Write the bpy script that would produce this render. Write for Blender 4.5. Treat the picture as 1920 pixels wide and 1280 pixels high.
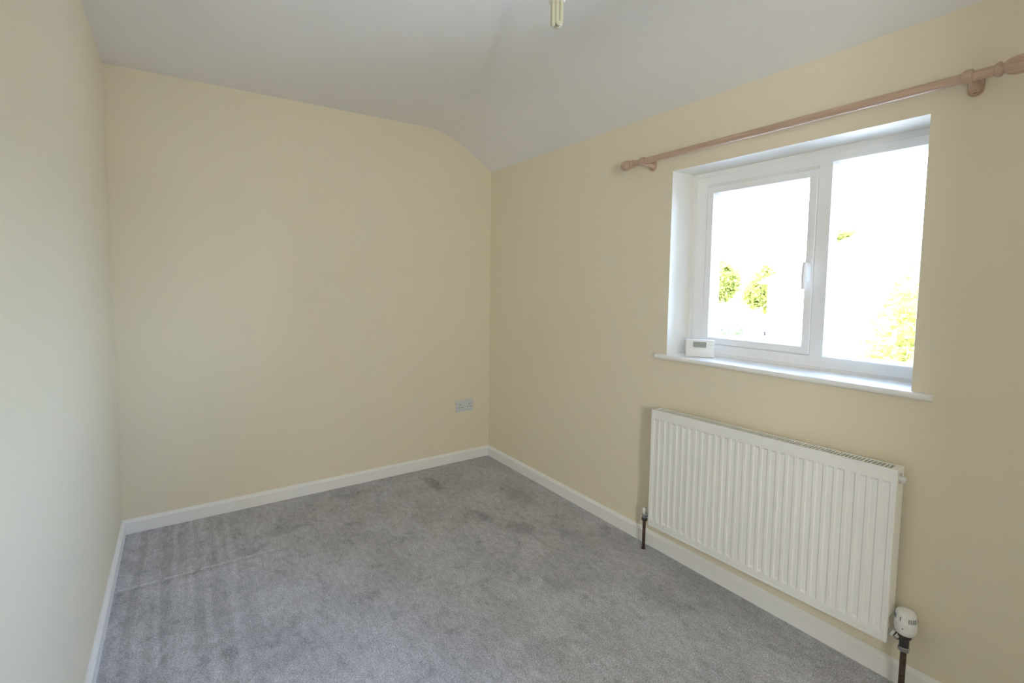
import bpy, bmesh, math, random
from mathutils import Vector, Matrix

random.seed(7)
R = math.radians
SC = bpy.context.scene
COL = SC.collection
for o in list(bpy.data.objects):
    bpy.data.objects.remove(o, do_unlink=True)

# room: x runs along the back wall (left wall x=0), back wall y=0, camera at negative y, z up, metres
W = 2.276          # inner face of the window wall
YB = -3.75         # wall behind the camera
YL_ = -4.95        # far wall of the added landing behind the doorway
HC = 2.350         # flat ceiling
HR = 2.115         # ceiling height at the window wall
FX = W + 0.16      # face of the window frame

# ------------------------------------------------------------------ camera
cam_d = bpy.data.cameras.new('camera')
cam = bpy.data.objects.new('camera', cam_d)
COL.objects.link(cam)
SC.camera = cam
yaw, pitch, roll = R(31.1674), R(3.8437), R(0.3694)
cam_d.sensor_fit = 'HORIZONTAL'
cam_d.sensor_width = 36.0
cam_d.lens = 883.278 / 1920 * 36.0
cam_d.shift_x = 91.918 / 1920
cam_d.shift_y = -49.15 / 1920
cam_d.clip_start = 0.02
cam_d.clip_end = 500
fwd = Vector((math.sin(yaw) * math.cos(pitch), math.cos(yaw) * math.cos(pitch), -math.sin(pitch)))
rt = Vector((math.cos(yaw), -math.sin(yaw), 0))
up = rt.cross(fwd)
r2 = rt * math.cos(roll) + up * math.sin(roll)
u2 = -rt * math.sin(roll) + up * math.cos(roll)
m = Matrix((r2, u2, -fwd)).transposed().to_4x4()
m.translation = Vector((0.2809, -2.9111, 1.30))
cam.matrix_world = m

# ------------------------------------------------------------------ world, sun, exposure
world = bpy.data.worlds.new('sky')
SC.world = world
world.use_nodes = True
wn = world.node_tree
wn.nodes.clear()
sky = wn.nodes.new('ShaderNodeTexSky')
sky.sky_type = 'NISHITA'
sky.sun_disc = False
sky.sun_elevation = R(48)
sky.sun_rotation = R(-70)
sky.air_density = 1.0
sky.dust_density = 3.0
sky.ozone_density = 1.0
bg = wn.nodes.new('ShaderNodeBackground')
bg.inputs['Strength'].default_value = 1.75
wo = wn.nodes.new('ShaderNodeOutputWorld')
haze = wn.nodes.new('ShaderNodeMix')          # thin bright cloud over the blue
haze.data_type = 'RGBA'
haze.inputs[0].default_value = 0.60
haze.inputs[7].default_value = (1.18, 1.72, 2.85, 1)
wn.links.new(sky.outputs[0], haze.inputs[6])
wn.links.new(haze.outputs[2], bg.inputs['Color'])
wn.links.new(bg.outputs[0], wo.inputs['Surface'])

sun_d = bpy.data.lights.new('sun', 'SUN')
sun_d.energy = 1.6
sun_d.angle = R(0.6)
sun_d.color = (1.0, 0.95, 0.86)
sun = bpy.data.objects.new('sun', sun_d)
COL.objects.link(sun)
sun.rotation_euler = Vector((0.72, 0.28, -0.80)).to_track_quat('-Z', 'Y').to_euler()
sun.location = (-20, -8, 25)

# fill lamp added on the landing, shining in through the doorway behind the camera
fill_d = bpy.data.lights.new('added_fill_light', 'AREA')
fill_d.shape = 'RECTANGLE'
fill_d.size = 0.16
fill_d.size_y = 0.9
fill_d.energy = 5.3
fill_d.color = (0.97, 1.0, 0.99)
fill = bpy.data.objects.new('added_fill_light', fill_d)
COL.objects.link(fill)
fill.location = (0.10, YL_ + 0.55, 1.40)
fill.rotation_euler = Vector((0.25, 1, 0)).to_track_quat('-Z', 'Y').to_euler()
# sampling guide for the sky light entering by the window (gives off no light itself)
por_d = bpy.data.lights.new('window_portal', 'AREA')
por_d.shape = 'RECTANGLE'
por_d.size = 0.95
por_d.size_y = 0.90
por_d.cycles.is_portal = True
por = bpy.data.objects.new('window_portal', por_d)
COL.objects.link(por)
por.location = (W + 0.31, -1.945, 1.39)
por.rotation_euler = Vector((-1, 0, 0)).to_track_quat('-Z', 'Y').to_euler()

SC.view_settings.view_transform = 'Standard'
SC.view_settings.look = 'None'
SC.view_settings.exposure = 2.55
SC.view_settings.gamma = 1.0
SC.view_settings.use_curve_mapping = False
SC.cycles.max_bounces = 16
SC.cycles.diffuse_bounces = 12
SC.cycles.glossy_bounces = 6
SC.cycles.transparent_max_bounces = 16


# ------------------------------------------------------------------ helpers
def lin(c):
    return tuple(((v / 255) / 12.92 if v / 255 <= 0.04045 else ((v / 255 + 0.055) / 1.055) ** 2.4) for v in c)


class NT:
    def __init__(self, name):
        self.m = bpy.data.materials.new(name)
        self.m.use_nodes = True
        self.t = self.m.node_tree
        self.b = self.t.nodes['Principled BSDF']

    def n(self, kind, **kw):
        nd = self.t.nodes.new(kind)
        for k, v in kw.items():
            if k in nd.inputs.keys() if hasattr(nd.inputs, 'keys') else False:
                nd.inputs[k].default_value = v
            else:
                setattr(nd, k, v)
        return nd

    def l(self, a, b):
        self.t.links.new(a, b)

    def coords(self):
        if not hasattr(self, '_c'):
            self._c = self.n('ShaderNodeTexCoord').outputs['Object']
        return self._c

    def noise(self, scale, detail=3, rough=0.55, vec=None, stretch=None):
        v = vec or self.coords()
        if stretch:
            mp = self.n('ShaderNodeMapping')
            mp.inputs['Scale'].default_value = stretch
            self.l(v, mp.inputs['Vector'])
            v = mp.outputs[0]
        nz = self.n('ShaderNodeTexNoise')
        nz.inputs['Scale'].default_value = scale
        nz.inputs['Detail'].default_value = detail
        nz.inputs['Roughness'].default_value = rough
        self.l(v, nz.inputs['Vector'])
        return nz.outputs['Fac']

    def math(self, op, a, b=None, c=None, clamp=False):
        nd = self.n('ShaderNodeMath')
        nd.operation = op
        nd.use_clamp = clamp
        for i, v in enumerate((a, b, c)):
            if v is None:
                continue
            if isinstance(v, (int, float)):
                nd.inputs[i].default_value = v
            else:
                self.l(v, nd.inputs[i])
        return nd.outputs[0]

    def rng(self, v, a, b, c, d, smooth=False):
        nd = self.n('ShaderNodeMapRange')
        if smooth:
            nd.interpolation_type = 'SMOOTHSTEP'
        self.l(v, nd.inputs['Value'])
        for k, x in zip(('From Min', 'From Max', 'To Min', 'To Max'), (a, b, c, d)):
            nd.inputs[k].default_value = x
        return nd.outputs['Result']

    def mix(self, f, a, b):
        nd = self.n('ShaderNodeMix')
        nd.data_type = 'RGBA'
        if isinstance(f, (int, float)):
            nd.inputs[0].default_value = f
        else:
            self.l(f, nd.inputs[0])
        for i, v in ((6, a), (7, b)):
            if isinstance(v, tuple):
                nd.inputs[i].default_value = (*v[:3], 1)
            else:
                self.l(v, nd.inputs[i])
        return nd.outputs[2]

    def bump(self, h, strength, dist):
        nd = self.n('ShaderNodeBump')
        nd.inputs['Strength'].default_value = strength
        nd.inputs['Distance'].default_value = dist
        self.l(h, nd.inputs['Height'])
        self.l(nd.outputs[0], self.b.inputs['Normal'])


def plain(name, col, rough=0.5, metal=0.0, var=0.04, scale=30, bump=0.0, bscale=200):
    t = NT(name)
    t.b.inputs['Roughness'].default_value = rough
    t.b.inputs['Metallic'].default_value = metal
    c = t.mix(t.noise(scale), tuple(max(0, v * (1 - var)) for v in col), tuple(min(1, v * (1 + var)) for v in col))
    t.l(c, t.b.inputs['Base Color'])
    if bump:
        t.bump(t.noise(bscale, 2), bump, 0.002)
    return t.m


CREAM = (0.80, 0.730, 0.578)
M = {}
M['wall'] = plain('cream_wall_paint', CREAM, 0.75, var=0.015, scale=3, bump=0.10, bscale=90)
M['reveal'] = plain('pale_reveal_paint', (0.80, 0.775, 0.71), 0.7, var=0.015, scale=4, bump=0.08, bscale=90)
M['ceil'] = plain('white_ceiling_paint', (0.82, 0.815, 0.81), 0.85, var=0.02, scale=2.5, bump=0.12, bscale=70)
M['gloss'] = plain('white_gloss_woodwork', (0.88, 0.878, 0.87), 0.35, var=0.012, scale=8)
M['pvc'] = plain('white_window_plastic', (0.88, 0.88, 0.88), 0.3, var=0.008, scale=8)
M['enamel'] = plain('white_radiator_enamel', (0.87, 0.868, 0.845), 0.32, var=0.01, scale=6)
M['plastic'] = plain('white_plastic', (0.80, 0.80, 0.78), 0.4, var=0.01, scale=20)
M['socket'] = plain('socket_white_plastic', (0.66, 0.69, 0.70), 0.35, var=0.01, scale=20)
M['slot'] = plain('dark_slot', (0.03, 0.03, 0.03), 0.6)
M['lcd'] = plain('grey_green_screen', (0.30, 0.32, 0.28), 0.25, var=0.03, scale=60)
M['chrome'] = plain('worn_chrome', (0.55, 0.55, 0.56), 0.22, metal=1.0, var=0.12, scale=60)
M['dark_metal'] = plain('tarnished_metal', (0.10, 0.095, 0.09), 0.38, metal=0.8, var=0.3, scale=90)
M['screw'] = plain('dark_screw', (0.045, 0.042, 0.04), 0.5, metal=0.2, var=0.1)
M['groove'] = plain('grey_gasket', (0.22, 0.23, 0.25), 0.6)

t = NT('tarnished_pipe')
t.b.inputs['Roughness'].default_value = 0.42
t.b.inputs['Metallic'].default_value = 0.35
t.l(t.mix(t.rng(t.noise(60, 4), 0.35, 0.7, 0, 1), (0.035, 0.025, 0.02), (0.16, 0.10, 0.07)), t.b.inputs['Base Color'])
M['pipe'] = t.m

t = NT('varnished_pine')
t.b.inputs['Roughness'].default_value = 0.38
g = t.noise(9, 4, 0.6, stretch=(14, 0.8, 14))
t.l(t.mix(t.rng(g, 0.3, 0.7, 0, 1), (0.46, 0.315, 0.225), (0.60, 0.44, 0.335)), t.b.inputs['Base Color'])
M['pine'] = t.m


def carpet():
    t = NT('grey_carpet_pile')
    t.b.inputs['Roughness'].default_value = 1.0
    t.b.inputs['Specular IOR Level'].default_value = 0.1
    co = t.coords()
    xyz = t.n('ShaderNodeSeparateXYZ')
    t.l(co, xyz.inputs[0])
    X, Y = xyz.outputs[0], xyz.outputs[1]
    fine = t.noise(190, 3, 0.7)
    mid = t.noise(30, 5, 0.72, stretch=(1.4, 0.75, 1))
    big = t.noise(4.2, 5, 0.62)
    v = t.rng(fine, 0.28, 0.72, 0.52, 1.48)
    v = t.math('MULTIPLY', v, t.rng(mid, 0.30, 0.70, 0.80, 1.20))
    v = t.math('MULTIPLY', v, t.rng(big, 0.36, 0.62, 0.91, 1.06, True))
    fl = t.noise(12, 7, 0.80, stretch=(1.0, 0.7, 1))
    v = t.math('MULTIPLY', v, t.rng(fl, 0.36, 0.47, 0.80, 1.03, True))
    # pile brushed the other way: footmarks and dragged furniture, soft ragged edges
    wob = t.n('ShaderNodeTexNoise')
    wob.inputs['Scale'].default_value = 11
    wob.inputs['Detail'].default_value = 4
    t.l(co, wob.inputs['Vector'])
    wadd = t.n('ShaderNodeVectorMath')
    wadd.operation = 'MULTIPLY_ADD'
    t.l(wob.outputs['Color'], wadd.inputs[0])
    wadd.inputs[1].default_value = (0.20, 0.20, 0)
    t.l(co, wadd.inputs[2])
    marks = [(1.66, -0.28, 0.030, 0.15, 0, 0.70), (1.70, -0.77, 0.055, 0.10, 0.5, 0.74), (1.82, -0.99, 0.040, 0.10, 0.5, 0.76),
             (1.66, -1.42, 0.06, 0.05, 0.3, 0.84), (0.72, -0.36, 0.12, 0.035, 0, 0.82), (0.56, -0.50, 0.05, 0.04, 0, 0.80),
             (1.05, -0.50, 0.03, 0.03, 0, 0.82), (2.00, -1.12, 0.05, 0.12, 0.2, 0.86), (1.15, -0.14, 0.22, 0.03, 0, 0.88),
             (2.05, -0.70, 0.05, 0.22, 0.1, 0.86), (1.98, -1.72, 0.08, 0.10, 0.3, 0.87), (0.55, -1.25, 0.10, 0.07, 0.1, 0.88)]
    for (mx, my, rx, ry, rot, k) in marks:
        mp = t.n('ShaderNodeMapping')
        mp.vector_type = 'TEXTURE'
        mp.inputs['Location'].default_value = (mx + 0.10, my + 0.10, 0)
        mp.inputs['Rotation'].default_value = (0, 0, rot)
        mp.inputs['Scale'].default_value = (rx, ry, 1)
        t.l(wadd.outputs[0], mp.inputs['Vector'])
        ln = t.n('ShaderNodeVectorMath')
        ln.operation = 'LENGTH'
        t.l(mp.outputs[0], ln.inputs[0])
        v = t.math('MULTIPLY', v, t.rng(ln.outputs['Value'], 0.30, 1.50, k, 1.0, True))
    # vacuum stripes running along the left wall
    st = t.noise(24, 1, 0.4, stretch=(1.0, 0.03, 1))
    near = t.rng(X, 0.28, 0.70, 1, 0, True)
    s = t.math('MULTIPLY', t.rng(st, 0.40, 0.62, -0.08, 0.08, True), near)
    v = t.math('MULTIPLY', v, t.math('ADD', s, 1.0))
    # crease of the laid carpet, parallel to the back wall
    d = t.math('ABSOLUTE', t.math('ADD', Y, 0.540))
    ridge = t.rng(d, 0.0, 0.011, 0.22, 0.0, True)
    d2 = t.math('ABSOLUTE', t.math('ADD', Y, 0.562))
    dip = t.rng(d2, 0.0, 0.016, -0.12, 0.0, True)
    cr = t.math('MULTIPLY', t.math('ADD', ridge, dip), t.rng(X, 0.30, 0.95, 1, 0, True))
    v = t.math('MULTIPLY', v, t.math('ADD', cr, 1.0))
    vb = t.n('ShaderNodeCombineXYZ')
    base = (0.485, 0.488, 0.528)
    for i in range(3):
        t.l(t.math('MULTIPLY', v, base[i]), vb.inputs[i])
    t.l(vb.outputs[0], t.b.inputs['Base Color'])
    t.bump(t.math('ADD', t.math('ADD', fine, t.math('MULTIPLY', mid, 1.2)), t.math('MULTIPLY', cr, 2.0)), 0.6, 0.006)
    return t.m


M['carpet'] = carpet()


def thin_glass():
    t = NT('window_glass')
    tr = t.n('ShaderNodeBsdfTransparent')
    tr.inputs[0].default_value = (0.95, 0.965, 0.96, 1)
    gl = t.n('ShaderNodeBsdfGlossy')
    gl.inputs['Roughness'].default_value = 0.01
    fr = t.n('ShaderNodeFresnel')
    fr.inputs['IOR'].default_value = 1.35
    mx = t.n('ShaderNodeMixShader')
    t.l(fr.outputs[0], mx.inputs[0])
    t.l(tr.outputs[0], mx.inputs[1])
    t.l(gl.outputs[0], mx.inputs[2])
    out = [n for n in t.t.nodes if n.type == 'OUTPUT_MATERIAL'][0]
    t.l(mx.outputs[0], out.inputs['Surface'])
    t.t.nodes.remove(t.b)
    return t.m


M['glass'] = thin_glass()


def bulb_glass():
    t = NT('phosphor_coated_glass')
    t.b.inputs['Roughness'].default_value = 0.08
    t.l(t.mix(t.noise(40), (0.60, 0.60, 0.45), (0.70, 0.69, 0.54)), t.b.inputs['Base Color'])
    t.b.inputs['Subsurface Weight'].default_value = 0.3
    t.b.inputs['Subsurface Radius'].default_value = (0.01, 0.01, 0.008)
    return t.m


M['bulb'] = bulb_glass()
M['render'] = plain('pale_house_render', (0.72, 0.71, 0.68), 0.85, var=0.03, scale=2)
M['tile'] = plain('grey_brown_roof_tile', (0.30, 0.27, 0.25), 0.8, var=0.12, scale=6)
M['brick'] = plain('red_brick', (0.42, 0.15, 0.11), 0.85, var=0.15, scale=14)
M['drive'] = plain('pale_paving', (0.42, 0.41, 0.38), 0.9, var=0.08, scale=1.5)
M['lawn'] = plain('mown_grass', (0.20, 0.26, 0.06), 0.95, var=0.25, scale=3)


def leaf(name, col, thru):
    # leaf blades let a good part of the daylight through
    t = NT(name)
    t.b.inputs['Roughness'].default_value = 0.7
    t.b.inputs['Specular IOR Level'].default_value = 0.1
    c = t.mix(t.noise(4), tuple(v * 0.8 for v in col), tuple(v * 1.2 for v in col))
    t.l(c, t.b.inputs['Base Color'])
    tl = t.n('ShaderNodeBsdfTranslucent')
    tl.inputs[0].default_value = (*thru, 1)
    mx = t.n('ShaderNodeMixShader')
    mx.inputs[0].default_value = 0.5
    out = [n for n in t.t.nodes if n.type == 'OUTPUT_MATERIAL'][0]
    t.l(t.b.outputs[0], mx.inputs[1])
    t.l(tl.outputs[0], mx.inputs[2])
    t.l(mx.outputs[0], out.inputs['Surface'])
    return t.m


M['leaf'] = leaf('sunlit_leaf', (0.24, 0.25, 0.066), (0.29, 0.31, 0.070))
M['leaf2'] = leaf('fresh_green_leaf', (0.13, 0.21, 0.085), (0.15, 0.28, 0.10))
M['bark'] = plain('tree_bark', (0.27, 0.21, 0.15), 0.9, var=0.2, scale=20)
M['car_white'] = plain('white_car_paint', (0.72, 0.72, 0.72), 0.25)
M['car_blue'] = plain('blue_car_paint', (0.28, 0.46, 0.52), 0.25)
M['car_glass'] = plain('car_glass', (0.22, 0.27, 0.36), 0.08)
M['tyre'] = plain('tyre_rubber', (0.03, 0.03, 0.03), 0.8)
M['fence_red'] = plain('red_stained_timber', (0.50, 0.33, 0.30), 0.8, var=0.15, scale=8)
M['timber'] = plain('weathered_timber', (0.30, 0.25, 0.19), 0.85, var=0.15, scale=12)


def link(name, bm, mat, parent=None, smooth=None, kind=None):
    me = bpy.data.meshes.new(name)
    bmesh.ops.recalc_face_normals(bm, faces=bm.faces)
    bm.to_mesh(me)
    bm.free()
    mats = mat if isinstance(mat, (list, tuple)) else [mat]
    for mm in mats:
        me.materials.append(mm)
    if smooth is not None:
        for p in me.polygons:
            p.use_smooth = True
        me.set_sharp_from_angle(angle=R(smooth))
    o = bpy.data.objects.new(name, me)
    COL.objects.link(o)
    if parent is not None:
        o.parent = parent
    if kind:
        o['kind'] = kind
    return o


def thing(name, label, cat, loc=(0, 0, 0), rot=(0, 0, 0), group=None):
    o = bpy.data.objects.new(name, None)
    o.empty_display_size = 0.05
    COL.objects.link(o)
    o.location = loc
    o.rotation_euler = rot
    tag(o, label, cat, group)
    return o


def tag(o, label, cat, group=None):
    o['label'] = label
    o['category'] = cat
    if group:
        o['group'] = group


def box(bm, x0, x1, y0, y1, z0, z1, mi=0):
    vs = [bm.verts.new((x, y, z)) for x in (x0, x1) for y in (y0, y1) for z in (z0, z1)]
    for f in ((0, 1, 3, 2), (4, 6, 7, 5), (0, 4, 5, 1), (2, 3, 7, 6), (0, 2, 6, 4), (1, 5, 7, 3)):
        bm.faces.new([vs[i] for i in f]).material_index = mi
    return vs


def B():
    return bmesh.new()


def bbox(x0, x1, y0, y1, z0, z1, bev=0.0, seg=2):
    bm = B()
    box(bm, x0, x1, y0, y1, z0, z1)
    if bev:
        bmesh.ops.bevel(bm, geom=list(bm.edges), offset=bev, segments=seg, profile=0.5, affect='EDGES')
    return bm


def lathe(bm, prof, n=24, mat4=None, mi=0):
    """prof: (radius, height) along local z"""
    rings = []
    for r, h in prof:
        if r < 1e-6:
            rings.append([bm.verts.new((0, 0, h))])
        else:
            rings.append([bm.verts.new((r * math.cos(2 * math.pi * k / n), r * math.sin(2 * math.pi * k / n), h)) for k in range(n)])
    for a, b in zip(rings, rings[1:]):
        for k in range(n):
            j = (k + 1) % n
            if len(a) == 1 and len(b) == 1:
                continue
            if len(a) == 1:
                f = bm.faces.new((a[0], b[k], b[j]))
            elif len(b) == 1:
                f = bm.faces.new((a[k], b[0], a[j]))
            else:
                f = bm.faces.new((a[k], b[k], b[j], a[j]))
            f.material_index = mi
    for rg, cap in ((rings[0], 0), (rings[-1], 1)):
        if len(rg) > 1:
            bm.faces.new(rg if cap else list(reversed(rg))).material_index = mi
    if mat4 is not None:
        bmesh.ops.transform(bm, matrix=mat4, verts=[v for rg in rings for v in rg])
    return bm


def axis(loc, d):
    q = Vector(d).to_track_quat('Z', 'Y').to_matrix().to_4x4()
    q.translation = Vector(loc)
    return q


def cyl(bm, a, b, r, n=16, mi=0):
    a, b = Vector(a), Vector(b)
    lathe(bm, [(r, 0), (r, (b - a).length)], n, axis(a, b - a), mi)
    return bm


def tube(bm, pts, r, n=12):
    pts = [Vector(p) for p in pts]
    rings = []
    pn = None
    for i, p in enumerate(pts):
        d = (pts[min(i + 1, len(pts) - 1)] - pts[max(i - 1, 0)]).normalized()
        if pn is None:
            pn = d.orthogonal().normalized()
        pn = (pn - d * pn.dot(d)).normalized()
        q = d.cross(pn)
        rings.append([bm.verts.new(p + r * (pn * math.cos(2 * math.pi * k / n) + q * math.sin(2 * math.pi * k / n))) for k in range(n)])
    for a, b in zip(rings, rings[1:]):
        for k in range(n):
            bm.faces.new((a[k], a[(k + 1) % n], b[(k + 1) % n], b[k]))
    bm.faces.new(list(reversed(rings[0])))
    bm.faces.new(rings[-1])
    return bm


def extrude_y(bm, prof, y0, y1):
    """closed polygon prof of (x,z) swept from y0 to y1"""
    a = [bm.verts.new((x, y0, z)) for x, z in prof]
    b = [bm.verts.new((x, y1, z)) for x, z in prof]
    n = len(prof)
    for k in range(n):
        bm.faces.new((a[k], a[(k + 1) % n], b[(k + 1) % n], b[k]))
    bm.faces.new(list(reversed(a)))
    bm.faces.new(b)
    return bm


def ring_yz(bm, y0, y1, z0, z1, prof):
    """mitred ring round a rectangle in the window plane; prof: (inset, x)"""
    loops = []
    for s, x in prof:
        loops.append([bm.verts.new((x, yy, zz)) for yy, zz in ((y0 + s, z0 + s), (y1 - s, z0 + s), (y1 - s, z1 - s), (y0 + s, z1 - s))])
    for a, b in zip(loops, loops[1:]):
        for k in range(4):
            j = (k + 1) % 4
            bm.faces.new((a[k], a[j], b[j], b[k]))
    return bm


# ------------------------------------------------------------------ room shell
T = 0.30
bm = B()
box(bm, -0.15, W + T, YL_ - 0.15, 0.15, -0.25, 0.0)
link('floor', bm, M['carpet'], kind='structure')

bm = B()
box(bm, -0.15, 0.0, YL_, 0.15, 0.0, HC + 0.12)
link('wall_left', bm, M['wall'], kind='structure')
bm = B()
box(bm, 0.0, W + T, 0.0, 0.15, 0.0, HC + 0.12)
link('wall_back', bm, M['wall'], kind='structure')
# wall behind the camera; its doorway is added to pass and trim the fill
DX0, DX1, DZ = 0.10, 0.80, 1.98
bm = B()
box(bm, 0.0, DX0, YB - 0.10, YB, 0.0, HC + 0.12)
box(bm, DX1, W + T, YB - 0.10, YB, 0.0, HC + 0.12)
box(bm, DX0, DX1, YB - 0.10, YB, DZ, HC + 0.12)
link('wall_front', bm, M['wall'], kind='structure')
bm = B()
box(bm, DX0, DX0 + 0.022, YB - 0.10, YB, 0.0, DZ)
box(bm, DX1 - 0.022, DX1, YB - 0.10, YB, 0.0, DZ)
box(bm, DX0 + 0.022, DX1 - 0.022, YB - 0.10, YB, DZ - 0.022, DZ)
box(bm, DX0 - 0.05, DX0 + 0.012, YB, YB + 0.015, 0.0, DZ + 0.05)
box(bm, DX1 - 0.012, DX1 + 0.05, YB, YB + 0.015, 0.0, DZ + 0.05)
box(bm, DX0 + 0.012, DX1 - 0.012, YB, YB + 0.015, DZ - 0.012, DZ + 0.05)
link('added_door_frame', bm, M['gloss'], kind='structure')  # frame of the added doorway, its jambs limit where the fill falls
bm = B()
box(bm, -0.15, W + T, YL_ - 0.15, YL_, 0.0, HC + 0.12)
box(bm, W, W + T, YL_, YB - 0.10, 0.0, HC + 0.12)
link('added_landing_wall', bm, M['wall'], kind='structure')  # unseen landing added to house the fill lamp

# window wall with its opening; the right reveal splays outwards a little
YL, YR, ZB, ZT = -1.4997, -2.3816, 0.946, 1.8294
bm = B()
box(bm, W, W + T, YL, 0.0, 0.0, HR)
box(bm, W, W + T, YB, YR, 0.0, HR)
box(bm, W, W + T, YR, YL, 0.0, ZB)
box(bm, W, W + T, YR, YL, ZT, HR)
for v in bm.verts:
    if abs(v.co.y - YR) < 1e-4 and v.co.x > W + 0.1:
        v.co.y -= 0.045
for f in bm.faces:
    c = f.calc_center_median()
    if W + 0.02 < c.x < W + T - 0.02 and ZB - 0.01 <= c.z <= ZT + 0.01 and YR - 0.04 <= c.y <= YL + 0.001:
        f.material_index = 1
link('wall_right', bm, [M['wall'], M['reveal']], kind='structure')

# ceiling: flat, then a softly rounded fall to the window wall
prof = [(-0.15, HC), (0.0, HC), (1.0, HC)]
xs = 1.903
sl = (HC - HR) / (W - xs)
rr = 0.16
for k in range(0, 13):
    u = k / 12
    p0, p1, p2 = Vector((xs - rr, HC)), Vector((xs, HC)), Vector((xs + rr, HC - sl * rr))
    q = p0 * (1 - u) ** 2 + p1 * 2 * u * (1 - u) + p2 * u * u
    prof.append((q.x, q.y))
prof += [(W, HR), (W + T, HR), (W + T, HC + 0.25), (-0.15, HC + 0.25)]
bm = B()
extrude_y(bm, prof, YL_ - 0.15, 0.0)
link('ceiling', bm, M['ceil'], smooth=22, kind='structure')

# skirting boards: square face with a chamfered top edge
SK, ST = 0.0735, 0.016
sk_prof = [(0, 0), (ST, 0), (ST, SK - 0.014), (ST - 0.004, SK - 0.010), (0.004, SK), (0, SK)]


def skirt(name, a, b, n, m0, m1):
    """a->b along the wall foot, n the direction into the room, m0/m1 mitre allowances"""
    a, b, n = Vector(a), Vector(b), Vector(n)
    d = (b - a).normalized()
    bm = B()
    rows = []
    for p, s, mm in ((a, 1, m0), (b, -1, m1)):
        rows.append([bm.verts.new(p + n * x + d * (s * x * mm) + Vector((0, 0, z))) for x, z in sk_prof])
    k = len(sk_prof)
    for i in range(k):
        bm.faces.new((rows[0][i], rows[0][(i + 1) % k], rows[1][(i + 1) % k], rows[1][i]))
    bm.faces.new(rows[0])
    bm.faces.new(list(reversed(rows[1])))
    link(name, bm, M['gloss'], kind='structure')


skirt('baseboard_back', (0, 0, 0), (W, 0, 0), (0, -1, 0), 1, 1)
skirt('baseboard_left', (0, YB, 0), (0, 0, 0), (1, 0, 0), 1, 1)
skirt('baseboard_right', (W, 0, 0), (W, YB, 0), (-1, 0, 0), 1, 1)
skirt('baseboard_front', (W, YB, 0), (DX1 + 0.05, YB, 0), (0, 1, 0), 1, 0)

# ------------------------------------------------------------------ window
win = bpy.data.objects.new('window_1', None)
win.empty_display_size = 0.05
COL.objects.link(win)
win.location = (FX, (YL + YR) / 2, 0.968)
win['kind'] = 'structure'
WL = win.location.copy()


def wpart(name, bm, mat, smooth=None, parent=None):
    bmesh.ops.translate(bm, verts=bm.verts, vec=-WL)
    o = link(name, bm, mat, parent=parent or win, smooth=smooth)
    return o


FYR = -2.415                    # frame runs a little behind the right reveal
Z0, Z1 = 0.958, ZT
RY0, RY1, RZ0, RZ1 = -2.343, -2.070, 1.021, 1.776     # fixed light, face edges
LY0, LY1, LZ0, LZ1 = -2.028, -1.577, 1.025, 1.757     # casement, outer edges
bm = B()
ring_yz(bm, FYR, YL, Z0, Z1, [(0, FX + 0.07), (0, FX + 0.007), (0.020, FX + 0.007), (0.023, FX)])
by0, by1, bz0, bz1 = FYR + 0.023, YL - 0.023, Z0 + 0.023, Z1 - 0.023
box(bm, FX, FX + 0.07, by0, by1, bz0, min(LZ0, RZ0) - 0.0)
box(bm, FX, FX + 0.07, by0, by1, max(LZ1, RZ1), bz1)
box(bm, FX, FX + 0.07, LY1, by1, RZ0, RZ1)
box(bm, FX, FX + 0.07, by0, RY0, RZ0, RZ1)
box(bm, FX, FX + 0.07, LY0 - 0.003, LY1, LZ1 + 0.012, RZ1)
box(bm, FX + 0.006, FX + 0.07, LY0 - 0.003, LY1, bz0, LZ0 + 0.0035)
ring_yz(bm, LY0 - 0.006, LY1 + 0.02, LZ0 - 0.006, LZ1 + 0.02, [(0, FX + 0.052), (0.040, FX + 0.052), (0.040, FX + 0.07), (0, FX + 0.07), (0, FX + 0.052)])
wpart('frame', bm, M['pvc'])
bm = bbox(FX - 0.0005, FX + 0.07, RY1, LY0, RZ0, RZ1)
wpart('mullion', bm, M['pvc'])
# splayed rebate round the casement and glazing bead round the fixed light
bm = B()
ring_yz(bm, LY0 - 0.001, LY1 + 0.014, LZ0 - 0.001, LZ1 + 0.014, [(0, FX - 0.0002), (0.0, FX + 0.001), (0.014, FX + 0.012), (0.014, FX + 0.05)])
wpart('rebate', bm, M['pvc'])
bm = B()
ring_yz(bm, RY0, RY1, RZ0, RZ1, [(0, FX - 0.0006), (0.002, FX - 0.001), (0.011, FX + 0.026), (0.012, FX + 0.040)])
wpart('glazing_bead', bm, M['pvc'])
bm = bbox(FX + 0.031, FX + 0.037, RY0 + 0.004, RY1 - 0.004, RZ0 + 0.004, RZ1 - 0.004)
wpart('fixed_pane', bm, M['glass'])
bm = B()
ring_yz(bm, LY0 + 0.0015, LY1 - 0.0015, LZ0 + 0.0015, LZ1 - 0.0015,
        [(0, FX + 0.05), (0, FX - 0.004), (0.002, FX - 0.006), (0.026, FX - 0.006), (0.028, FX - 0.004), (0.038, FX + 0.028), (0.040, FX + 0.05)])
sash = wpart('casement', bm, M['pvc'])
bm = bbox(FX + 0.033, FX + 0.039, LY0 + 0.036, LY1 - 0.036, LZ0 + 0.036, LZ1 - 0.036)
wpart('pane', bm, M['glass'], parent=sash)
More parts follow.
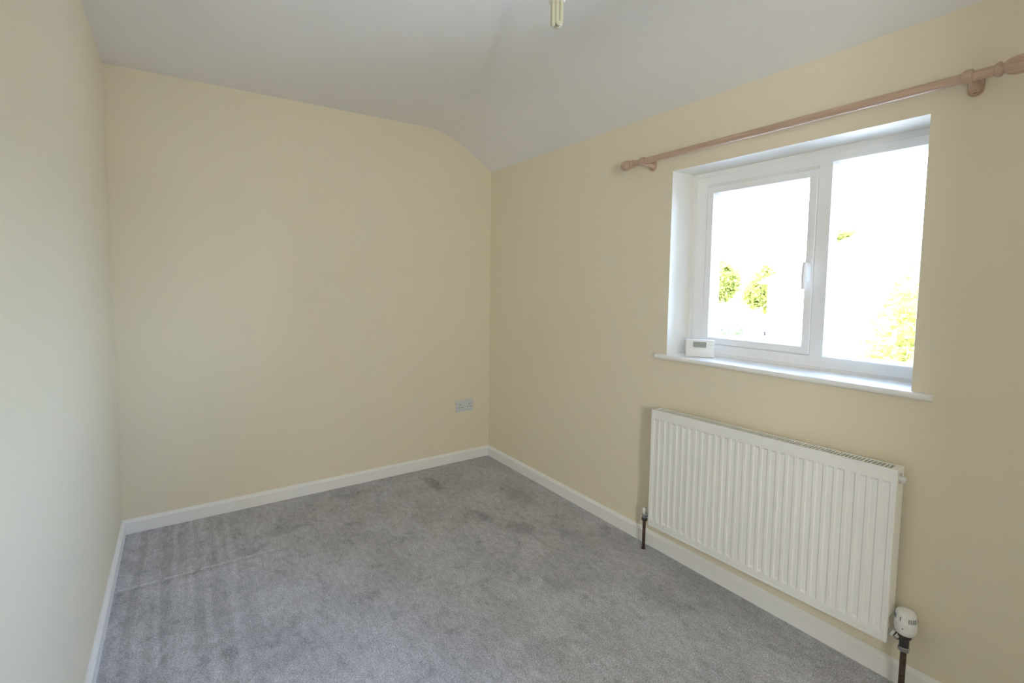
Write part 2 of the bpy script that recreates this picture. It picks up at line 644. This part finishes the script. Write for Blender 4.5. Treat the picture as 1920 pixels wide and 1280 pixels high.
# lever handle on the inner stile of the casement
hy, hz = LY0 + 0.0145, 1.372
bm = bbox(FX - 0.016, FX - 0.0055, hy - 0.011, hy + 0.011, hz - 0.055, hz + 0.035, 0.004)
hp = wpart('handle', bm, M['pvc'], 40, parent=sash)
bm = B()
cyl(bm, (FX - 0.016, hy, hz + 0.012), (FX - 0.038, hy, hz + 0.012), 0.008)
tube(bm, [(FX - 0.036, hy, hz + 0.020), (FX - 0.040, hy + 0.002, hz), (FX - 0.040, hy + 0.003, hz - 0.04), (FX - 0.037, hy + 0.003, hz - 0.085)], 0.0085, 10)
bmesh.ops.translate(bm, verts=bm.verts, vec=-WL)
me_l = link('handle_lever', bm, M['pvc'], parent=sash, smooth=40)

# sill board with a rounded nose and horns that lap the wall
sz = 0.968
bm = B()
nose = [(W + 0.0005, sz - 0.022), (W + 0.0005, sz)]
for k in range(9):
    a = math.pi / 2 + math.pi * k / 8
    nose.append((W - 0.018 + 0.011 * math.cos(a), sz - 0.011 + 0.011 * math.sin(a)))
extrude_y(bm, nose, -2.4365, -1.4515)
box(bm, W, FX + 0.012, YR - 0.022, YL, sz - 0.022, sz)
bmesh.ops.remove_doubles(bm, verts=bm.verts, dist=1e-5)
wpart('window_sill', bm, M['gloss'], 35)

# ------------------------------------------------------------------ radiator
RL, RH = 0.889, 0.562
rad = thing('radiator', 'white fluted steel panel radiator on the wall below the window', 'radiator',
            (W - 0.1, -1.9455, 0.160))


def rack(bm):
    # the casing hangs about a degree out of level
    for v in bm.verts:
        v.co.z -= 0.0165 * v.co.y
    return bm

XB = 0.070                      # back of the casing from the front face (wall at 0.100)


def flute_panel():
    NF, P = 29, 0.0300
    ys = [-RL / 2, -RL / 2 + 0.0015, -RL / 2 + 0.0070, -RL / 2 + 0.0080, -RL / 2 + 0.0095, -RL / 2 + 0.0105]
    y_start = -NF * P / 2
    marks = []
    for i in range(NF):
        c = y_start + (i + 0.5) * P
        for off, d in ((-0.0105, 0), (-0.0070, 1), (0.0070, 1), (0.0105, 0)):
            marks.append((c + off, d))
    cols = [(ys[0], 'e'), (ys[1], 'r'), (ys[2], 'r'), (ys[3], 'g'), (ys[4], 'g'), (ys[5], 'f')] + [(y, d) for y, d in marks] + \
           [(-y, t_) for y, t_ in zip(reversed(ys), ('f', 'g', 'g', 'r', 'r', 'e'))]
    zs = [(0, 'e'), (0.0015, 'r'), (0.010, 'r'), (0.0115, 'g'), (0.0135, 'g'), (0.015, 'f'), (0.033, 'f'), (0.042, 1), (RH - 0.047, 1),
          (RH - 0.041, 'f'), (RH - 0.012, 'f'), (RH - 0.0015, 'r'), (RH, 'e')]
    bm = B()
    grid = []
    for y, tc in cols:
        col = []
        for z, tz in zs:
            x = 0.0
            if tc == 'e' or tz == 'e':
                x = 0.002
            elif tc == 'g' or (tz == 'g' and tc not in ('r',)):
                x = 0.0009
            elif tc == 1 and tz == 1:
                x = 0.0034
            col.append(bm.verts.new((x, y, z)))
        grid.append(col)
    for i in range(len(cols) - 1):
        for j in range(len(zs) - 1):
            bm.faces.new((grid[i][j], grid[i + 1][j], grid[i + 1][j + 1], grid[i][j + 1]))
    # returned edges and the water-carrying back of the panel
    edge = [grid[i][0] for i in range(len(cols))] + [grid[-1][j] for j in range(1, len(zs))] + \
           [grid[i][-1] for i in range(len(cols) - 2, -1, -1)] + [grid[0][j] for j in range(len(zs) - 2, 0, -1)]
    back = [bm.verts.new((0.012, v.co.y, v.co.z)) for v in edge]
    for k in range(len(edge)):
        j = (k + 1) % len(edge)
        bm.faces.new((edge[k], edge[j], back[j], back[k]))
    bm.faces.new(back)
    return bm


link('front_panel', rack(flute_panel()), M['enamel'], rad, smooth=18)
for s, yy in ((1, RL / 2 - 0.0035), (-1, -RL / 2 + 0.0035)):
    bm = B()
    y0, y1 = sorted((yy, yy - s * 0.0015))
    # end panel with the cut-out for the tapping near the top
    box(bm, 0.004, XB, y0, y1, 0.075, RH - 0.050)
    box(bm, 0.004, XB, y0, y1, RH - 0.018, RH - 0.001)
    box(bm, 0.004, 0.014, y0, y1, RH - 0.050, RH - 0.018)
    box(bm, 0.054, XB, y0, y1, RH - 0.050, RH - 0.018)
    bmesh.ops.remove_doubles(bm, verts=bm.verts, dist=1e-5)
    link('side_panel', rack(bm), M['enamel'], rad)
bm = B()
z0, z1 = RH - 0.004, RH - 0.0015
box(bm, 0.004, 0.010, -RL / 2 + 0.004, RL / 2 - 0.004, z0, z1)
box(bm, 0.058, XB, -RL / 2 + 0.004, RL / 2 - 0.004, z0, z1)
box(bm, 0.010, 0.058, -RL / 2 + 0.004, -RL / 2 + 0.020, z0, z1)
box(bm, 0.010, 0.058, RL / 2 - 0.020, RL / 2 - 0.004, z0, z1)
box(bm, XB - 0.0015, XB, -RL / 2 + 0.004, RL / 2 - 0.004, RH - 0.03, z0)
grille = link('top_grille', rack(bm), M['enamel'], rad)
NS = 80
y_a, y_b = -RL / 2 + 0.020, RL / 2 - 0.020
slat = None
for i in range(1, NS):
    y = y_a + (y_b - y_a) * i / NS
    if slat is None:
        slat = link('slat', bbox(0.0095, 0.0585, -0.0019, 0.0019, z0, z1 - 0.0003), M['enamel'], grille)
    else:
        c = slat.copy()
        COL.objects.link(c)
        c.parent = grille
        slat_o = c
    (slat if i == 1 else slat_o).location = (0, y, -0.0165 * y)
# convector fins behind the panel
bm = B()
n = 64
pa, pb = [], []
for i in range(n + 1):
    y = -RL / 2 + 0.03 + (RL - 0.06) * i / n
    x = 0.014 if (i // 1) % 2 == 0 else 0.048
    pa.append(bm.verts.new((x, y, 0.06)))
    pb.append(bm.verts.new((x, y, RH - 0.05)))
for i in range(n):
    bm.faces.new((pa[i], pa[i + 1], pb[i + 1], pb[i]))
link('convector_fins', rack(bm), M['enamel'], rad)
for zz in (0.045, RH - 0.034):
    bm = B()
    cyl(bm, (0.034, -RL / 2 + 0.006, zz), (0.034, RL / 2 - 0.006, zz), 0.0125, 14)
    link('header_tube', rack(bm), M['enamel'], rad, smooth=40)
for yy in (-RL / 2 + 0.16, RL / 2 - 0.16):
    bm = B()
    box(bm, 0.012, 0.0995, yy - 0.015, yy + 0.015, 0.10, 0.115)
    box(bm, 0.012, 0.0995, yy - 0.015, yy + 0.015, RH - 0.12, RH - 0.105)
    box(bm, 0.094, 0.0995, yy - 0.015, yy + 0.015, 0.10, RH - 0.105)
    link('wall_bracket', rack(bm), M['enamel'], rad)
# air-bleed plug on the right end
bm = B()
lathe(bm, [(0.0, 0), (0.0115, 0), (0.0115, 0.012), (0.009, 0.014), (0.009, 0.019), (0.0, 0.021)], 6, axis((0.034, -RL / 2 + 0.008, RH - 0.034), (0, -1, 0)))
link('bleed_plug', rack(bm), M['plastic'], rad)

# ------------------------------------------------------------------ valves
VX = W - 0.062


def compression_nut(bm, x, y, z, r=0.0135, h=0.015):
    lathe(bm, [(r * 0.86, 0), (r, 0.002), (r, h - 0.002), (r * 0.86, h)], 6, Matrix.Translation((x, y, z)))


lv = thing('lockshield_valve', 'small lockshield valve with thin brown pipe at the left end of the radiator', 'valve', (VX, -1.4530, 0))
bm = B()
lathe(bm, [(0.0105, 0), (0.0105, 0.003), (0.0075, 0.004), (0.0075, 0.150)], 14)
link('pipe', bm, M['pipe'], lv, 40)
bm = B()
compression_nut(bm, 0, 0, 0.142)
link('nut', bm, M['dark_metal'], lv)
bm = B()
lathe(bm, [(0.009, 0.156), (0.0105, 0.160), (0.0105, 0.176), (0.009, 0.180)], 16)
cyl(bm, (0, 0, 0.168), (0, -0.034, 0.1885), 0.0085)
link('valve_body', bm, M['chrome'], lv, 40)
bm = B()
lathe(bm, [(0.0095, 0.179), (0.0105, 0.182), (0.0095, 0.205), (0.006, 0.209), (0, 0.2095)], 18)
link('cap', bm, M['plastic'], lv, 40)

tv = thing('thermostatic_valve', 'thermostatic valve with white slotted head on dark pipe right of the radiator', 'valve', (VX, -2.4235, 0))
bm = B()
lathe(bm, [(0.0115, 0), (0.0115, 0.004), (0.0078, 0.006), (0.0078, 0.160)], 16)
link('pipe', bm, M['pipe'], tv, 40)
bm = B()
compression_nut(bm, 0, 0, 0.150, 0.0150, 0.015)
link('nut', bm, M['chrome'], tv)
bm = B()
lathe(bm, [(0.010, 0.164), (0.0122, 0.168), (0.0122, 0.190), (0.0150, 0.193), (0.0170, 0.198), (0.0170, 0.205), (0.015, 0.208)], 20)
cyl(bm, (0, 0, 0.182), (0, 0.032, 0.194), 0.0085)
link('valve_body', bm, M['dark_metal'], tv, 35)
bm = B()
lathe(bm, [(0.0085, 0), (0.0112, 0.001), (0.0112, 0.010), (0.0095, 0.011)], 6, axis((0, 0.0115, 0.1863), (0, 1, 0.36)))
link('union_nut', bm, M['chrome'], tv)
bm = B()
lathe(bm, [(0.011, 0), (0.012, 0.001), (0.012, 0.007), (0.010, 0.008)], 14, axis((0, 0.0245, 0.1912), (0, 1, 0.36)))
link('tail_collar', bm, M['plastic'], tv, 40)
# head: barrel with groups of cooling slots near the top
bm = B()
lathe(bm, [(0.014, 0.206), (0.020, 0.208), (0.0255, 0.218), (0.0275, 0.227), (0.0275, 0.242), (0.0268, 0.2425), (0.0268, 0.244), (0.0274, 0.2445),
           (0.0262, 0.262), (0.0240, 0.276), (0.0205, 0.2825), (0.015, 0.2855), (0.0, 0.2860)], 40)
head = link('head', bm, M['plastic'], tv, 30)
for deg in [b_ + d_ for b_ in (0, 120, 240) for d_ in (167, 211, 222, 233, 244, 255)]:
    a = R(deg)
    rr_ = 0.0261
    bm = B()
    box(bm, -0.0010, 0.0010, -0.0011, 0.0011, -0.0065, 0.0065)
    mt = Matrix.Translation((rr_ * math.cos(a), rr_ * math.sin(a), 0.2615)) @ Matrix.Rotation(a, 4, 'Z') @ Matrix.Rotation(R(-5), 4, 'Y')
    bmesh.ops.transform(bm, matrix=mt, verts=bm.verts)
    link('slot', bm, M['groove'], head)
a = R(182)
bm = B()
lathe(bm, [(0, 0), (0.0022, 0), (0.0022, 0.0012), (0, 0.0014)], 10, axis((0.0268 * math.cos(a), 0.0272 * math.sin(a), 0.233), (math.cos(a), math.sin(a), 0)))
link('index_mark', bm, M['groove'], head)

# ------------------------------------------------------------------ curtain pole
RX, RZ = W - 0.080, 1.886
pole = thing('curtain_pole', 'pine curtain pole with turned finials above the window', 'curtain pole', (RX, -1.936, RZ))
yA, yB = -1.338 + 1.936, -2.530 + 1.936
bm = B()
lathe(bm, [(0.0138, 0), (0.0138, yA - yB)], 24, axis((0, yB, 0), (0, 1, 0)))
link('rod', bm, M['pine'], pole, 40)
fin = [(0.0, -0.004), (0.0155, -0.003), (0.0185, 0.000), (0.0200, 0.004), (0.0185, 0.009), (0.0140, 0.0115), (0.0135, 0.0135), (0.0175, 0.018), (0.0215, 0.025),
       (0.0240, 0.034), (0.0246, 0.042), (0.0236, 0.050), (0.0206, 0.058), (0.0152, 0.064), (0.0070, 0.068), (0.0, 0.0685)]
for y, d in ((yA, 1), (yB, -1)):
    bm = B()
    lathe(bm, fin, 28, axis((0, y, 0), (0, d, 0)))
    link('finial', bm, M['pine'], pole, 50)
for y in (-1.3935 + 1.936, -2.4755 + 1.936):
    bm = B()
    # cup ring round the rod
    lathe(bm, [(0.0140, -0.010), (0.0185, -0.010), (0.0208, -0.005), (0.0212, 0), (0.0208, 0.005), (0.0185, 0.010), (0.0140, 0.010)], 28, axis((0, y, 0), (0, 1, 0)))
    # turned arm to the wall
    lathe(bm, [(0.0095, 0.012), (0.0115, 0.022), (0.0095, 0.034), (0.010, 0.050), (0.014, 0.066), (0.016, 0.072)], 20, axis((0, y, -0.004), (1, 0, -0.12)))
    br = link('bracket', bm, M['pine'], pole, 40)
    # wall plate: rounded tongue hanging below the arm
    bm = B()
    pl = []
    for k in range(9):
        a = math.pi + math.pi * k / 8
        pl.append((0.0165 * math.cos(a), -0.018 + 0.0165 * math.sin(a)))
    for k in range(9):
        a = math.pi * k / 8
        pl.append((0.0165 * math.cos(a), 0.012 + 0.0145 * math.sin(a)))
    fa = [bm.verts.new((0.0700, y + p, q)) for p, q in pl]
    fb = [bm.verts.new((0.0798, y + p * 1.06, q * 1.03)) for p, q in pl]
    for k in range(len(pl)):
        j = (k + 1) % len(pl)
        bm.faces.new((fa[k], fa[j], fb[j], fb[k]))
    bm.faces.new(fa)
    bm.faces.new(list(reversed(fb)))
    link('wall_plate', bm, M['pine'], br, 30)
    bm = B()
    lathe(bm, [(0.0, 0.0), (0.0050, 0.0), (0.0044, 0.0016), (0.0, 0.002)], 14, axis((0.0702, y, -0.0245), (-1, 0, 0)))
    link('screw', bm, M['screw'], br)
    bm = B()
    lathe(bm, [(0.0, 0.0), (0.0030, 0.0), (0.0026, 0.0014), (0.0, 0.0018)], 12, axis((-0.004, y, -0.0206), (-0.2, 0, -1)))
    link('grub_screw', bm, M['chrome'], br)

# ------------------------------------------------------------------ room thermostat on the sill
p0, p1 = Vector((2.2905, -1.586, 0)), Vector((2.3640, -1.685, 0))
dv = (p1 - p0)
TW = 0.121
ang = math.atan2(dv.y, dv.x)
th = thing('room_thermostat', 'white programmable room thermostat standing on the left end of the window sill', 'thermostat', (p0.x, p0.y, sz), (0, 0, ang))
TH, TD = 0.081, 0.026
# local: x along the front to the right, +y away from the room
bm = bbox(0, TW, 0.002, TD, 0.0005, TH, 0.005, 3)
case = link('case', bm, M['plastic'], th, 35)
bm = bbox(0.002, TW - 0.002, -0.001, 0.004, 0.0075, TH * 0.52, 0.0016, 2)
link('flap', bm, M['plastic'], th, 35)
bm = bbox(TW * 0.265, TW * 0.715, -0.0003, 0.004, TH * 0.575, TH * 0.885, 0.0006, 1)
link('screen', bm, M['lcd'], th)
for (ux, uz) in ((0.80, 0.80), (0.86, 0.70), (0.80, 0.63), (0.92, 0.72)):
    bm = B()
    lathe(bm, [(0, 0), (0.0028, 0), (0.0024, 0.0012), (0, 0.0014)], 12, axis((TW * ux, 0.0022, TH * uz), (0, -1, 0)))
    link('button', bm, M['socket'], th)

# ------------------------------------------------------------------ double socket on the back wall
so = thing('wall_socket', 'white switched double wall socket near the corner of the back wall', 'socket', (2.0578, 0.0, 0.4085))
bm = bbox(-0.0735, 0.0735, -0.0095, 0.0, -0.043, 0.043, 0.003, 2)
link('faceplate', bm, M['socket'], so, 35)
for cx_, side in ((-0.036, -1), (0.036, 1)):
    for (dx, dz, w_, h_) in ((0, 0.010, 0.0045, 0.0085), (-0.011, -0.011, 0.0075, 0.0045), (0.011, -0.011, 0.0075, 0.0045)):
        bm = bbox(cx_ + dx - w_ / 2, cx_ + dx + w_ / 2, -0.0098, -0.006, dz - h_ / 2, dz + h_ / 2)
        link('pin_hole', bm, M['slot'], so)
    bm = bbox(cx_ + side * 0.0225 - 0.005, cx_ + side * 0.0225 + 0.005, -0.0125, -0.006, -0.0015, 0.0175, 0.0015, 2)
    rk = link('rocker_switch', bm, M['socket'], so, 35)
    bm = bbox(cx_ + side * 0.0225 - 0.0035, cx_ + side * 0.0225 + 0.0035, -0.0127, -0.011, 0.0135, 0.0155)
    link('on_marker', bm, M['slot'], rk)

# ------------------------------------------------------------------ ceiling pendant with a bare stick bulb
PX_, PY_ = 1.187, -1.897
pd = thing('pendant_light', 'bare pendant lampholder with yellowish three-tube bulb hanging from the ceiling', 'lamp', (PX_, PY_, HC))
bm = B()
lathe(bm, [(0.040, 0.0), (0.040, -0.008), (0.034, -0.022), (0.012, -0.028), (0.007, -0.036), (0.0, -0.036)], 32)
link('ceiling_rose', bm, M['plastic'], pd, 35)
bm = B()
cyl(bm, (0, 0, -0.034), (0, 0, -0.195), 0.0032, 10)
link('cord', bm, M['plastic'], pd, 40)
bm = B()
lathe(bm, [(0.004, -0.190), (0.010, -0.194), (0.0155, -0.205), (0.0165, -0.222), (0.0215, -0.224), (0.0215, -0.236), (0.017, -0.238), (0.0165, -0.244)], 28)
link('lamp_holder', bm, M['plastic'], pd, 35)
bm = B()
lathe(bm, [(0.0130, -0.236), (0.0150, -0.246), (0.0215, -0.252), (0.0225, -0.262), (0.0225, -0.282), (0.0195, -0.287), (0.0, -0.287)], 28)
bulb = link('bulb', bm, M['plastic'], pd, 35)
for k in range(3):
    a = 2 * math.pi * k / 3 + 0.5
    c = Vector((math.cos(a), math.sin(a), 0)) * 0.0098
    tdir = Vector((-math.sin(a), math.cos(a), 0)) * 0.0068
    pts = [c - tdir + Vector((0, 0, -0.278)), c - tdir + Vector((0, 0, -0.336))]
    for q in range(1, 8):
        b_ = math.pi * q / 8
        pts.append(c - tdir * math.cos(b_) + Vector((0, 0, -0.337 - 0.0068 * math.sin(b_))))
    pts += [c + tdir + Vector((0, 0, -0.336)), c + tdir + Vector((0, 0, -0.278))]
    bm = B()
    tube(bm, pts, 0.0058, 14)
    link('tube', bm, M['bulb'], bulb, 60)

# ------------------------------------------------------------------ a speck of lint on the carpet
bm = B()
bmesh.ops.create_icosphere(bm, subdivisions=2, radius=0.0032)
for v in bm.verts:
    v.co += Vector((random.uniform(-1, 1), random.uniform(-1, 1), random.uniform(-1, 1))) * 0.0006
    v.co.z *= 0.7
o = link('lint_speck', bm, M['plastic'], smooth=60)
o.location = (2.040, -1.978, 0.0018)
tag(o, 'tiny white speck of lint lying on the grey carpet', 'lint')

# ------------------------------------------------------------------ outside the window
GZ = -2.60
bm = B()
box(bm, W + T, 120, -60, 110, GZ - 0.3, GZ)
link('ground', bm, M['drive'], kind='structure')

hx, hyc, hz0 = 27.3, 6.147, 1.535
hw, rise = 4.11, 2.18
ho = thing('house', 'pale rendered gable-ended house with a chimney across the street', 'house', (hx, hyc, GZ))
hh = hz0 - GZ
bm = B()
pr = [(-hw, 0), (hw, 0), (hw, hh), (0, hh + rise), (-hw, hh)]
a = [bm.verts.new((0, y, z)) for y, z in pr]
b = [bm.verts.new((9.0, y, z)) for y, z in pr]
for k in range(5):
    bm.faces.new((a[k], a[(k + 1) % 5], b[(k + 1) % 5], b[k]))
bm.faces.new(a)
bm.faces.new(list(reversed(b)))
link('wall', bm, M['render'], ho)
for s in (-1, 1):
    bm = B()
    n_ = Vector((0, s * rise, hw)).normalized()
    q0 = Vector((0, 0, hh + rise))
    q1 = Vector((0, s * (hw + 0.30), hh - 0.30 * rise / hw))
    vs = []
    for off in (0.0, 0.14):
        for x in (-0.25, 9.25):
            for q in (q0, q1):
                vs.append(bm.verts.new(q + n_ * off + Vector((x, 0, 0))))
    for f in ((0, 1, 3, 2), (4, 6, 7, 5), (0, 4, 5, 1), (2, 3, 7, 6), (0, 2, 6, 4), (1, 5, 7, 3)):
        bm.faces.new([vs[i] for i in f])
    link('roof_slope', bm, M['tile'], ho)
bm = B()
box(bm, -0.05, 0.0, -hw - 0.02, hw + 0.02, hh - 0.07, hh + 0.05)
link('eaves_band', bm, M['timber'], ho)
bm = B()
box(bm, 0.4, 1.1, -0.42, 0.50, hh + rise - 0.6, hh + rise + 0.12)
box(bm, 0.35, 1.15, -0.47, 0.55, hh + rise + 0.12, hh + rise + 0.22)
ch = link('chimney', bm, M['render'], ho)
for yy in (-0.18, 0.26):
    bm = B()
    lathe(bm, [(0.13, 0), (0.11, 0.18), (0.13, 0.20), (0.13, 0.23)], 14, Matrix.Translation((0.75, yy, hh + rise + 0.22)))
    link('chimney_pot', bm, M['render'], ch, 40)
bm = B()
cyl(bm, (-0.06, -2.2, 0), (-0.06, -2.2, hh - 0.05), 0.045, 10)
link('drainpipe', bm, M['timber'], ho, 40)


def tree(name, label, cat, loc, crown, leaf_n, leaf_s, mat, trunk_r, group=None, seed=1):
    """crown: list of (dx,dy,dz,rx,ry,rz) lobes filled with leaf blades"""
    rnd = random.Random(seed)
    root = thing(name, label, cat, loc, group=group)
    bm = B()
    tops = []
    zmin = min(c[2] - c[5] for c in crown)
    zc = sum(c[2] for c in crown) / len(crown)
    tube(bm, [(0, 0, 0), (0.02, 0.01, max(0.2, zmin) * 0.6), (0.0, -0.02, max(0.3, zmin + 0.2)), (0.03, 0.02, zc)], trunk_r, 8)
    for c in crown:
        tube(bm, [(0, 0, max(0.2, zmin)), (c[0] * 0.6, c[1] * 0.6, c[2] * 0.5 + zmin * 0.4 + 0.1), (c[0], c[1], c[2])], trunk_r * 0.45, 6)
    link('trunk', bm, M['bark'], root, 60)
    verts, faces = [], []
    vol = [c[3] * c[4] * c[5] for c in crown]
    for c, v_ in zip(crown, vol):
        for _ in range(int(leaf_n * v_ / sum(vol))):
            while True:
                p = Vector((rnd.uniform(-1, 1), rnd.uniform(-1, 1), rnd.uniform(-1, 1)))
                if p.length <= 1 and p.length > rnd.uniform(0.1, 0.95):
                    break
            p = Vector((c[0] + p.x * c[3], c[1] + p.y * c[4], c[2] + p.z * c[5]))
            d = Vector((rnd.gauss(0, 1), rnd.gauss(0, 1), rnd.gauss(0, 0.6))).normalized()
            s_ = d.cross(Vector((rnd.gauss(0, 1), rnd.gauss(0, 1), rnd.gauss(0, 1)))).normalized()
            L = leaf_s * rnd.uniform(0.7, 1.3)
            i = len(verts)
            nn = d.cross(s_)
            verts += [p, p + d * L * 0.45 + s_ * L * 0.28 + nn * L * 0.06, p + d * L, p + d * L * 0.45 - s_ * L * 0.28 + nn * L * 0.06]
            faces += [(i, i + 1, i + 2), (i, i + 2, i + 3)]
    me = bpy.data.meshes.new('foliage')
    me.from_pydata([tuple(v) for v in verts], [], faces)
    me.materials.append(mat)
    f = bpy.data.objects.new('foliage', me)
    COL.objects.link(f)
    f.parent = root
    f['kind'] = 'stuff'
    return root


tree('garden_tree', 'leafy sunlit tree close outside the right window pane', 'tree', (W + 6.8, -1.45, GZ),
     [(0, 0.35, 3.15, 1.3, 1.05, 0.9), (0.1, 0.50, 3.75, 1.0, 0.75, 0.62), (0.2, 1.0, 2.55, 1.0, 0.75, 0.62), (-0.2, -0.9, 3.2, 1.1, 1.0, 1.1), (0.1, 0.6, 2.9, 0.9, 0.8, 0.6)],
     10500, 0.105, M['leaf'], 0.07, seed=3)
tree('background_tree', 'tall yellow-green tree behind the chimney of the house', 'tree', (W + 46, 14.9, GZ),
     [(0, 0.2, 7.2, 1.5, 1.0, 1.4), (0.2, -0.7, 8.0, 1.0, 0.6, 0.75), (-0.3, 0.4, 5.6, 1.5, 0.9, 1.6)], 2600, 0.40, M['leaf'], 0.2, seed=5)
tree('street_tree', 'tree at the far left seen through the casement, above the red fence', 'tree', (W + 47, 25.4, GZ),
     [(0, 0, 4.3, 1.7, 1.5, 1.8), (0.2, 0.6, 3.2, 1.6, 1.4, 1.3), (0, 0.4, 5.6, 1.1, 1.0, 1.0)], 3800, 0.42, M['leaf'], 0.2, seed=8)
tree('street_tree', 'wide yellow-green tree behind the white car, left of the house', 'tree', (W + 47, 21.3, GZ),
     [(0, 0, 3.4, 1.6, 1.4, 1.6), (0.3, 0.1, 4.9, 1.1, 0.75, 1.1), (-0.3, 0.8, 2.9, 1.3, 0.9, 1.3), (0, -0.9, 2.4, 1.2, 0.9, 1.4)], 4200, 0.42, M['leaf'], 0.2, seed=11)
tree('shrub', 'fresh green shrub below the left end of the casement pane', 'shrub', (W + 24, 11.5, GZ),
     [(0, 0.05, 1.1, 0.6, 0.62, 0.9), (0.1, -0.35, 0.9, 0.5, 0.40, 0.8)], 1100, 0.16, M['leaf2'], 0.05, seed=13)

# red timber fence far off at the left
fe = thing('fence', 'red-stained board fence beside the far street tree', 'fence', (W + 42, 20.2, GZ))
for k in range(14):
    bm = bbox(-0.012, 0.012, k * 0.20, k * 0.20 + 0.185, 0.05, 2.05 + 0.02 * (k % 2))
    link('board', bm, M['fence_red'], fe)
for k in (0, 7, 13):
    bm = bbox(0.015, 0.11, k * 0.20 + 0.04, k * 0.20 + 0.14, 0, 2.1)
    link('fence_post', bm, M['fence_red'], fe)


def car(name, label, loc, rz, paint):
    root = thing(name, label, 'car', loc, (0, 0, rz))
    # side profile, x forward, swept across the width with tumblehome
    lower = [(-2.05, 0.35), (-2.10, 0.60), (-2.02, 0.88), (-1.2, 0.95), (0.75, 0.93), (1.75, 0.80), (2.10, 0.62), (2.08, 0.35)]
    bm = B()
    for s_, wv in ((0, 0),):
        a_ = [bm.verts.new((x, -0.86, z)) for x, z in lower]
        b_ = [bm.verts.new((x, 0.86, z)) for x, z in lower]
        for k in range(len(lower)):
            j = (k + 1) % len(lower)
            bm.faces.new((a_[k], a_[j], b_[j], b_[k]))
        bm.faces.new(list(reversed(a_)))
        bm.faces.new(b_)
    bmesh.ops.bevel(bm, geom=list(bm.edges), offset=0.06, segments=2, affect='EDGES')
    link('body', bm, paint, root, 40)

    def cabin(bm, prof_, w0, w1):
        z0_, z1_ = prof_[0][1], max(p[1] for p in prof_)
        rows = []
        for s in (-1, 1):
            rows.append([bm.verts.new((x, s * (w0 + (w1 - w0) * (z - z0_) / (z1_ - z0_)), z)) for x, z in prof_])
        k = len(prof_)
        for i in range(k):
            bm.faces.new((rows[0][i], rows[0][(i + 1) % k], rows[1][(i + 1) % k], rows[1][i]))
        bm.faces.new(list(reversed(rows[0])))
        bm.faces.new(rows[1])

    bm = B()
    cabin(bm, [(-1.85, 0.90), (1.05, 0.90), (0.35, 1.36), (-1.35, 1.38)], 0.80, 0.66)
    link('window_band', bm, M['car_glass'], root, 30)
    bm = bbox(-1.42, 0.40, -0.67, 0.67, 1.36, 1.44, 0.035, 2)
    link('roof', bm, paint, root, 40)
    for x in (-1.28, 1.30):
        for y in (-0.80, 0.80):
            bm = B()
            lathe(bm, [(0.18, -0.09), (0.30, -0.10), (0.32, -0.07), (0.32, 0.07), (0.30, 0.10), (0.18, 0.09)], 20, axis((x, y, 0.32), (0, 1, 0)))
            link('wheel', bm, M['tyre'], root, 40)
    return root


car('car', 'white car parked end-on beyond the shrub, left of the house', (W + 38.4, 17.7, GZ), R(207), M['car_white'])
car('car', 'blue car parked in front of the red fence', (W + 35.0, 19.4, GZ), R(207), M['car_blue'])
bm = B()
lathe(bm, [(0.05, 0), (0.05, 1.86), (0.075, 1.88), (0.075, 1.95), (0.0, 1.98)], 12)
o = link('bollard_post', bm, M['timber'], smooth=40)
o.location = (W + 24, 8.98, GZ)
tag(o, 'slim timber post standing before the pale house', 'post')
